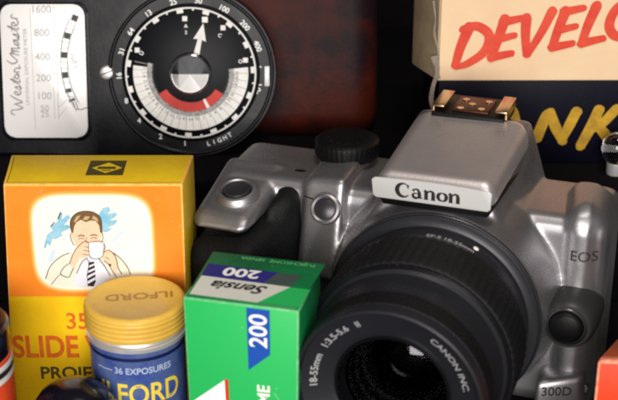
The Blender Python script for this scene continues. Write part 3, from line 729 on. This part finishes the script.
def bent(rm, a0, ydep, slope):                      # x clockwise along the ring, y outwards
    def f(x, y, z):
        a = a0 - x / rm; r = rm + y
        return (r * math.cos(a), ydep - slope * y - z, AZ + r * math.sin(a))
    return f
text('ring_lettering', [('18-55mm   1:3.5-5.6   II', 0, 0, 3.0, 0, {'bold': .05, 'sx': 1.0})], 'ink_silver', lens, ID4, .1, warp=bent(22.6, R(186), -65.75, .40))
text('maker_lettering', [('CANON INC.', 0, 0, 2.9, 0, {'bold': .04, 'sx': 1.08})], 'ink_silver', lens, ID4, .1, warp=bent(22.3, R(60), -65.6, .40))
def onbarrel(rb, a0, y0): return lambda x, y, z: ((rb + z) * math.cos(a0 - x / rb), y0 + y, AZ + (rb + z) * math.sin(a0 - x / rb))
text('barrel_lettering', [('EF-S 18-55mm', 0, 0, 2.7, 0, {'bold': .05})], 'ink_silver', lens, ID4, .1, warp=onbarrel(31.85, R(92), -24.2))
lathe('mount_mark', [(0, .5), (.8, .4), (1.1, 0)], 'white_print', lens, 24, mtx=Matrix.Translation(Vector((32.3 * math.cos(R(64)), -20.5, AZ + 32.0 * math.sin(R(62))))) @ Matrix.Rotation(R(28), 4, 'Y'))
bm = bmesh.new(); add_lathe(bm, [(34.9, -14.4), (35.1, -14.9), (35.4, -14.7), (35.6, -13.8)], 144, 'y', zz)
from_bm('mount_edge', bm, 'lens_ring_line', lens, True, 60)
# release button on its dark boss, front lettering
boss = lathe('release_boss', [(0, -9.6), (7.4, -9.4), (8.0, -8.6), (8.6, -7), (9.2, -2), (9.4, 8)], 'boss_grey', CA, 64, 'y', (43.0, 0, AZ), 35)
lathe('release_button', [(0, -12.0), (4.0, -11.7), (5.2, -11.0), (5.7, -10.0), (5.8, -6)], 'camera_black', boss, 64, 'y', (42.6, 0, AZ), 35)
lathe('button_rim', [(5.9, -9), (6.2, -10.3), (6.6, -10.0), (6.8, -9)], 'lens_ring_line', boss, 64, 'y', (42.6, 0, AZ), 60)
EF = frame((40.6, -2.6, 57.8), (.94, .34, 0), (0, .10, 1))
fl = text('front_lettering', [('EOS', 0, 0, 5.0, 0, {'bold': .02, 'sx': 1.0})], 'ink_black', CA, frame((40.4, -30, 58.2), (1, 0, 0), (0, 0, 1)), 0)
bm = bmesh.new(); add_hex(bm, [(34, -9, 4), (50, -3, 4), (50, 6, 4), (34, 6, 4), (34, -9, 17), (49, -3, 19), (49, 6, 19), (34, 6, 17)], 2.5, 4)
nb = from_bm('number_panel', bm, 'silver_paint', CA, True, 40)
text('number_lettering', [('300D', 2.2, 8, 4.6, 0, {'bold': .05})], 'ink_black', nb, frame((34, -9.0, 4), (16 / 17.1, 6 / 17.1, 0), (0, 0, 1)), .15)

def project(o, target, off=.08):
    m = o.modifiers.new('w', 'SHRINKWRAP'); m.target = target; m.wrap_method = 'PROJECT'
    m.use_project_x = False; m.use_project_y = True; m.use_project_z = False
    m.use_positive_direction = True; m.use_negative_direction = False; m.project_limit = .06
    m.wrap_mode = 'ABOVE_SURFACE'; m.offset = off * MM
    return o
FF = frame((0, -30, 0), (1, 0, 0), (0, 0, 1))
def arc(r, a0, a1, n=40): return [(r * math.cos(R(a0 + (a1 - a0) * i / n)), AZ + r * math.sin(R(a0 + (a1 - a0) * i / n))) for i in range(n + 1)]
project(fl, body, .12)
for pts in ([(-50.5, 67.2), (-48, 67.0), (-46.9, 66.8)],):
    project(strokes('panel_seam', [(pts, .42, 8)], 'camera_black', body, FF, 0), body, .05)
for x, z in ((49, 12), (-46, 12)):
    sc_ = lathe('body_screw', [(0, .9), (1.2, .8), (1.6, .2)], 'satin_metal', body, 24, mtx=Matrix.Translation(Vector((x, -4.4 if x < 0 else 1.0, z))) @ Matrix.Rotation(R(90), 4, 'X'))

# ------------------------------------------------------------------ developing tank box
TB = thing('developing_tank_box', 'cream and navy developing tank box with red brush lettering', 'box', (.0485, .075, .0521))
h0 = 86.4 - 52.1
card_box('navy_base', [(.6, .4, 0), (110, .4, 0), (110, 62, 0), (.6, 62, 0), (.6, .4, h0 + 6), (110, .4, h0 + 6), (110, 62, h0 + 6), (.6, 62, h0 + 6)], ['navy_card', 'navy_card', 'navy_card'], TB, .8)
bm = bmesh.new()
P = [(0, -.9), (112, -.9), (112, 64), (-2, 64), (-8, 20)]
vb = [bm.verts.new(p + (zz_,)) for p, zz_ in zip(P, (h0, h0 + .2, h0 + 1, h0 + 3, h0 - .5))]
vt = [bm.verts.new(p + (h0 + 46,)) for p in P]
for i in range(5):
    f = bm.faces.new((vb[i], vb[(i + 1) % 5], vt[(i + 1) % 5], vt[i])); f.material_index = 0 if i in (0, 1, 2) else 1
bm.faces.new(vt); bm.faces.new(vb[::-1])
bmesh.ops.bevel(bm, geom=list(bm.edges), offset=.6, segments=2, affect='EDGES', material=-1)
lidb = from_bm('lid', bm, ['cream_card', 'cream_shaded'], TB, True, 35)
BF = frame((0, -.92, 0), (1, 0, 0), (0, 0, 1))
tp = lambda u, v: (47.53 + (u - 437) * .3795 + (v) * .0085 * (618 - u) / 181 * 1.4 - 48.5, 117.56 - v * .3895 - 52.1)
BR = [
    ([(468, 26), (460, 46), (455, 64)], [3.2, 2.7, 2.3]), ([(462, 28), (476, 25), (488, 34), (484, 50), (468, 62), (456, 66)], [2.2, 2.6, 2.8, 2.6, 2.2, 1.6]),
    ([(503, 18), (497, 38), (491, 57)], [3, 2.7, 2.3]), ([(501, 21), (520, 17)], [2.6, 2.0], 1), ([(497, 38), (513, 34)], [2.4, 1.9], 1), ([(491, 56), (511, 52)], [2.6, 2.0], 1),
    ([(524, 17), (524, 34), (526, 53)], [3, 2.6, 2.2]), ([(549, 10), (540, 30), (527, 53)], [2.8, 2.4, 2.0]),
    ([(562, 10), (556, 28), (551, 46)], [3, 2.7, 2.3]), ([(560, 11), (579, 7)], [2.6, 2.0], 1), ([(556, 29), (573, 25)], [2.4, 1.9], 1), ([(551, 46), (571, 42)], [2.6, 2.0], 1),
    ([(592, 5), (585, 24), (580, 42)], [3, 2.7, 2.3]), ([(580, 42), (601, 37)], [2.7, 2.0], 1),
    ([(620, 0), (610, 10), (606, 24), (612, 34), (624, 34), (636, 22), (636, 4), (628, -4), (618, 0)], [2.4, 2.8, 2.8, 2.6, 2.4])]
strokes('red_lettering', BR, 'ink_red', lidb, BF, .12, fmap=tp, wscale=1.35, caps=True)
nv = BF
YL = [([(542, 140), (550, 118), (555, 113)], [3.4, 3.2, 2.4]), ([(554, 114), (561, 130), (569, 144)], [3.0, 3.2, 2.6]), ([(568, 143), (575, 127), (581, 113)], [2.6, 3.2, 3.2]),
      ([(604, 111), (597, 130), (588, 149)], [3.2, 3.4, 3.0]), ([(622, 110), (610, 124), (600, 131)], [3.0, 3.0, 2.4]), ([(604, 128), (612, 136), (621, 148)], [2.6, 3.2, 3.0]),
      ([(516, 113), (520, 128), (524, 146)], [3, 3, 2.6]), ([(516, 114), (506, 130), (497, 146)], [3, 3, 2.6]), ([(504, 134), (520, 132)], [2.4, 2.4], 1)]
strokes('yellow_lettering', YL, 'brush_yellow', TB, frame((0, .4, 0), (1, 0, 0), (0, 0, 1)), .12, fmap=tp, wscale=1.3, caps=True)
# torn strip of the corner hanging down
strokes('torn_strip', [([(434, 54), (437, 70), (433, 84), (431, 98), (433, 112)], [3.0, 1.6, 1.5, 1.8, .8])], 'torn_paper', TB, BF, .9, fmap=tp)
strokes('torn_edge', [([(433, 0), (435, 18), (434, 32), (438, 52), (437, 66), (440, 78)], [.9, .35, .9, .35, .9, .5])], 'torn_paper', lidb, BF, .1, fmap=tp)
bpy.data.objects['torn_strip'].modifiers.new('t', 'SOLIDIFY').thickness = .0004

# ------------------------------------------------------------------ leather case behind
LC = thing('leather_case', 'dark maroon leather case standing between light meter and tank box', 'case', (-.046, .1005, .0521), 0, -R(11))
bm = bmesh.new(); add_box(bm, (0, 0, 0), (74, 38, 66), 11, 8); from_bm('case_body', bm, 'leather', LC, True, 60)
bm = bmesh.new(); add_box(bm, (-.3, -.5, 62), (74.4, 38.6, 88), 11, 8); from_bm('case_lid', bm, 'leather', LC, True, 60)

# ------------------------------------------------------------------ flashbulb at the right edge
FB = thing('flashbulb', 'small clear glass flashbulb beside the yellow brush lettering', 'flashbulb', (.1170, .0652, .0521))
lathe('bulb_glass', [(2.6, 4), (3.6, 5), (5.3, 7.2), (5.9, 10), (5.4, 13), (3.8, 15.4), (1.6, 16.4), (0, 16.6)], 'clear_glass', FB, 48)
lathe('bulb_base', [(0, 0), (3.2, 0), (3.4, .6), (3.4, 4.6), (2.8, 5.2), (0, 5.2)], 'can_metal', FB, 48)

# ------------------------------------------------------------------ vermilion box bottom right
RB = thing('vermilion_box', 'orange red card box with a worn corner in front of the camera', 'box', (.0841, -.070, 0), R(-4))
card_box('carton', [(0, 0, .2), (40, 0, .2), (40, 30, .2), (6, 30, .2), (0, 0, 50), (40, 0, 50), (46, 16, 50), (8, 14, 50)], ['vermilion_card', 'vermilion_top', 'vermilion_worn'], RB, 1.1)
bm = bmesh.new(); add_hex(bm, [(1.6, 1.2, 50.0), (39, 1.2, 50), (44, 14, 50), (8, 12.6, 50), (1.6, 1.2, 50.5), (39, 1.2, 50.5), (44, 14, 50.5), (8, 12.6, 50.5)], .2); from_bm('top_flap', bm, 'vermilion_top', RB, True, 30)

# ------------------------------------------------------------------ orange canister bottom left
OC = thing('orange_canister', 'orange canister with a black cap and striped band at left edge', 'canister', (-.1062, -.0580, 0))
lathe('can_wall', [(0, .2), (15.6, .2), (16.2, .8), (16.2, 38.5)], 'can_orange', OC)
lathe('white_band', [(16.2, 38.5), (16.3, 38.6), (16.3, 40.4), (16.2, 40.5)], 'ink_white', OC)
lathe('black_band', [(16.2, 40.5), (16.35, 40.6), (16.35, 42.4), (16.2, 42.5)], 'ink_black', OC)
lathe('pale_band', [(16.2, 42.5), (16.3, 42.6), (16.3, 44.2), (16.2, 44.3)], 'ink_white', OC)
lathe('red_band', [(16.2, 44.3), (16.25, 44.4), (16.25, 45.6), (15.8, 45.8)], 'can_orange', OC)
lathe('cap', [(15.2, 45.4), (16.0, 45.8), (16.2, 46.6), (16.2, 54.5), (15.4, 55.6), (13, 56), (0, 56)], 'cap_black', OC)

# ------------------------------------------------------------------ dark domed cap at the bottom
DC = thing('dark_container', 'small dark container with glossy domed cap before the slide viewer box', 'container', (-.0722, -.0575, 0))
lathe('container_wall', [(0, .2), (10.6, .2), (11, .8), (11, 22)], 'cap_black', DC)
cap = lathe('domed_cap', [(11, 21.6), (12.4, 21.8), (12.7, 22.6), (12.6, 25.4), (12.0, 28.0), (10.2, 30.6), (7.4, 32.8), (4, 34.0), (0, 34.4)], 'cap_black', DC, 96, sharp=60)
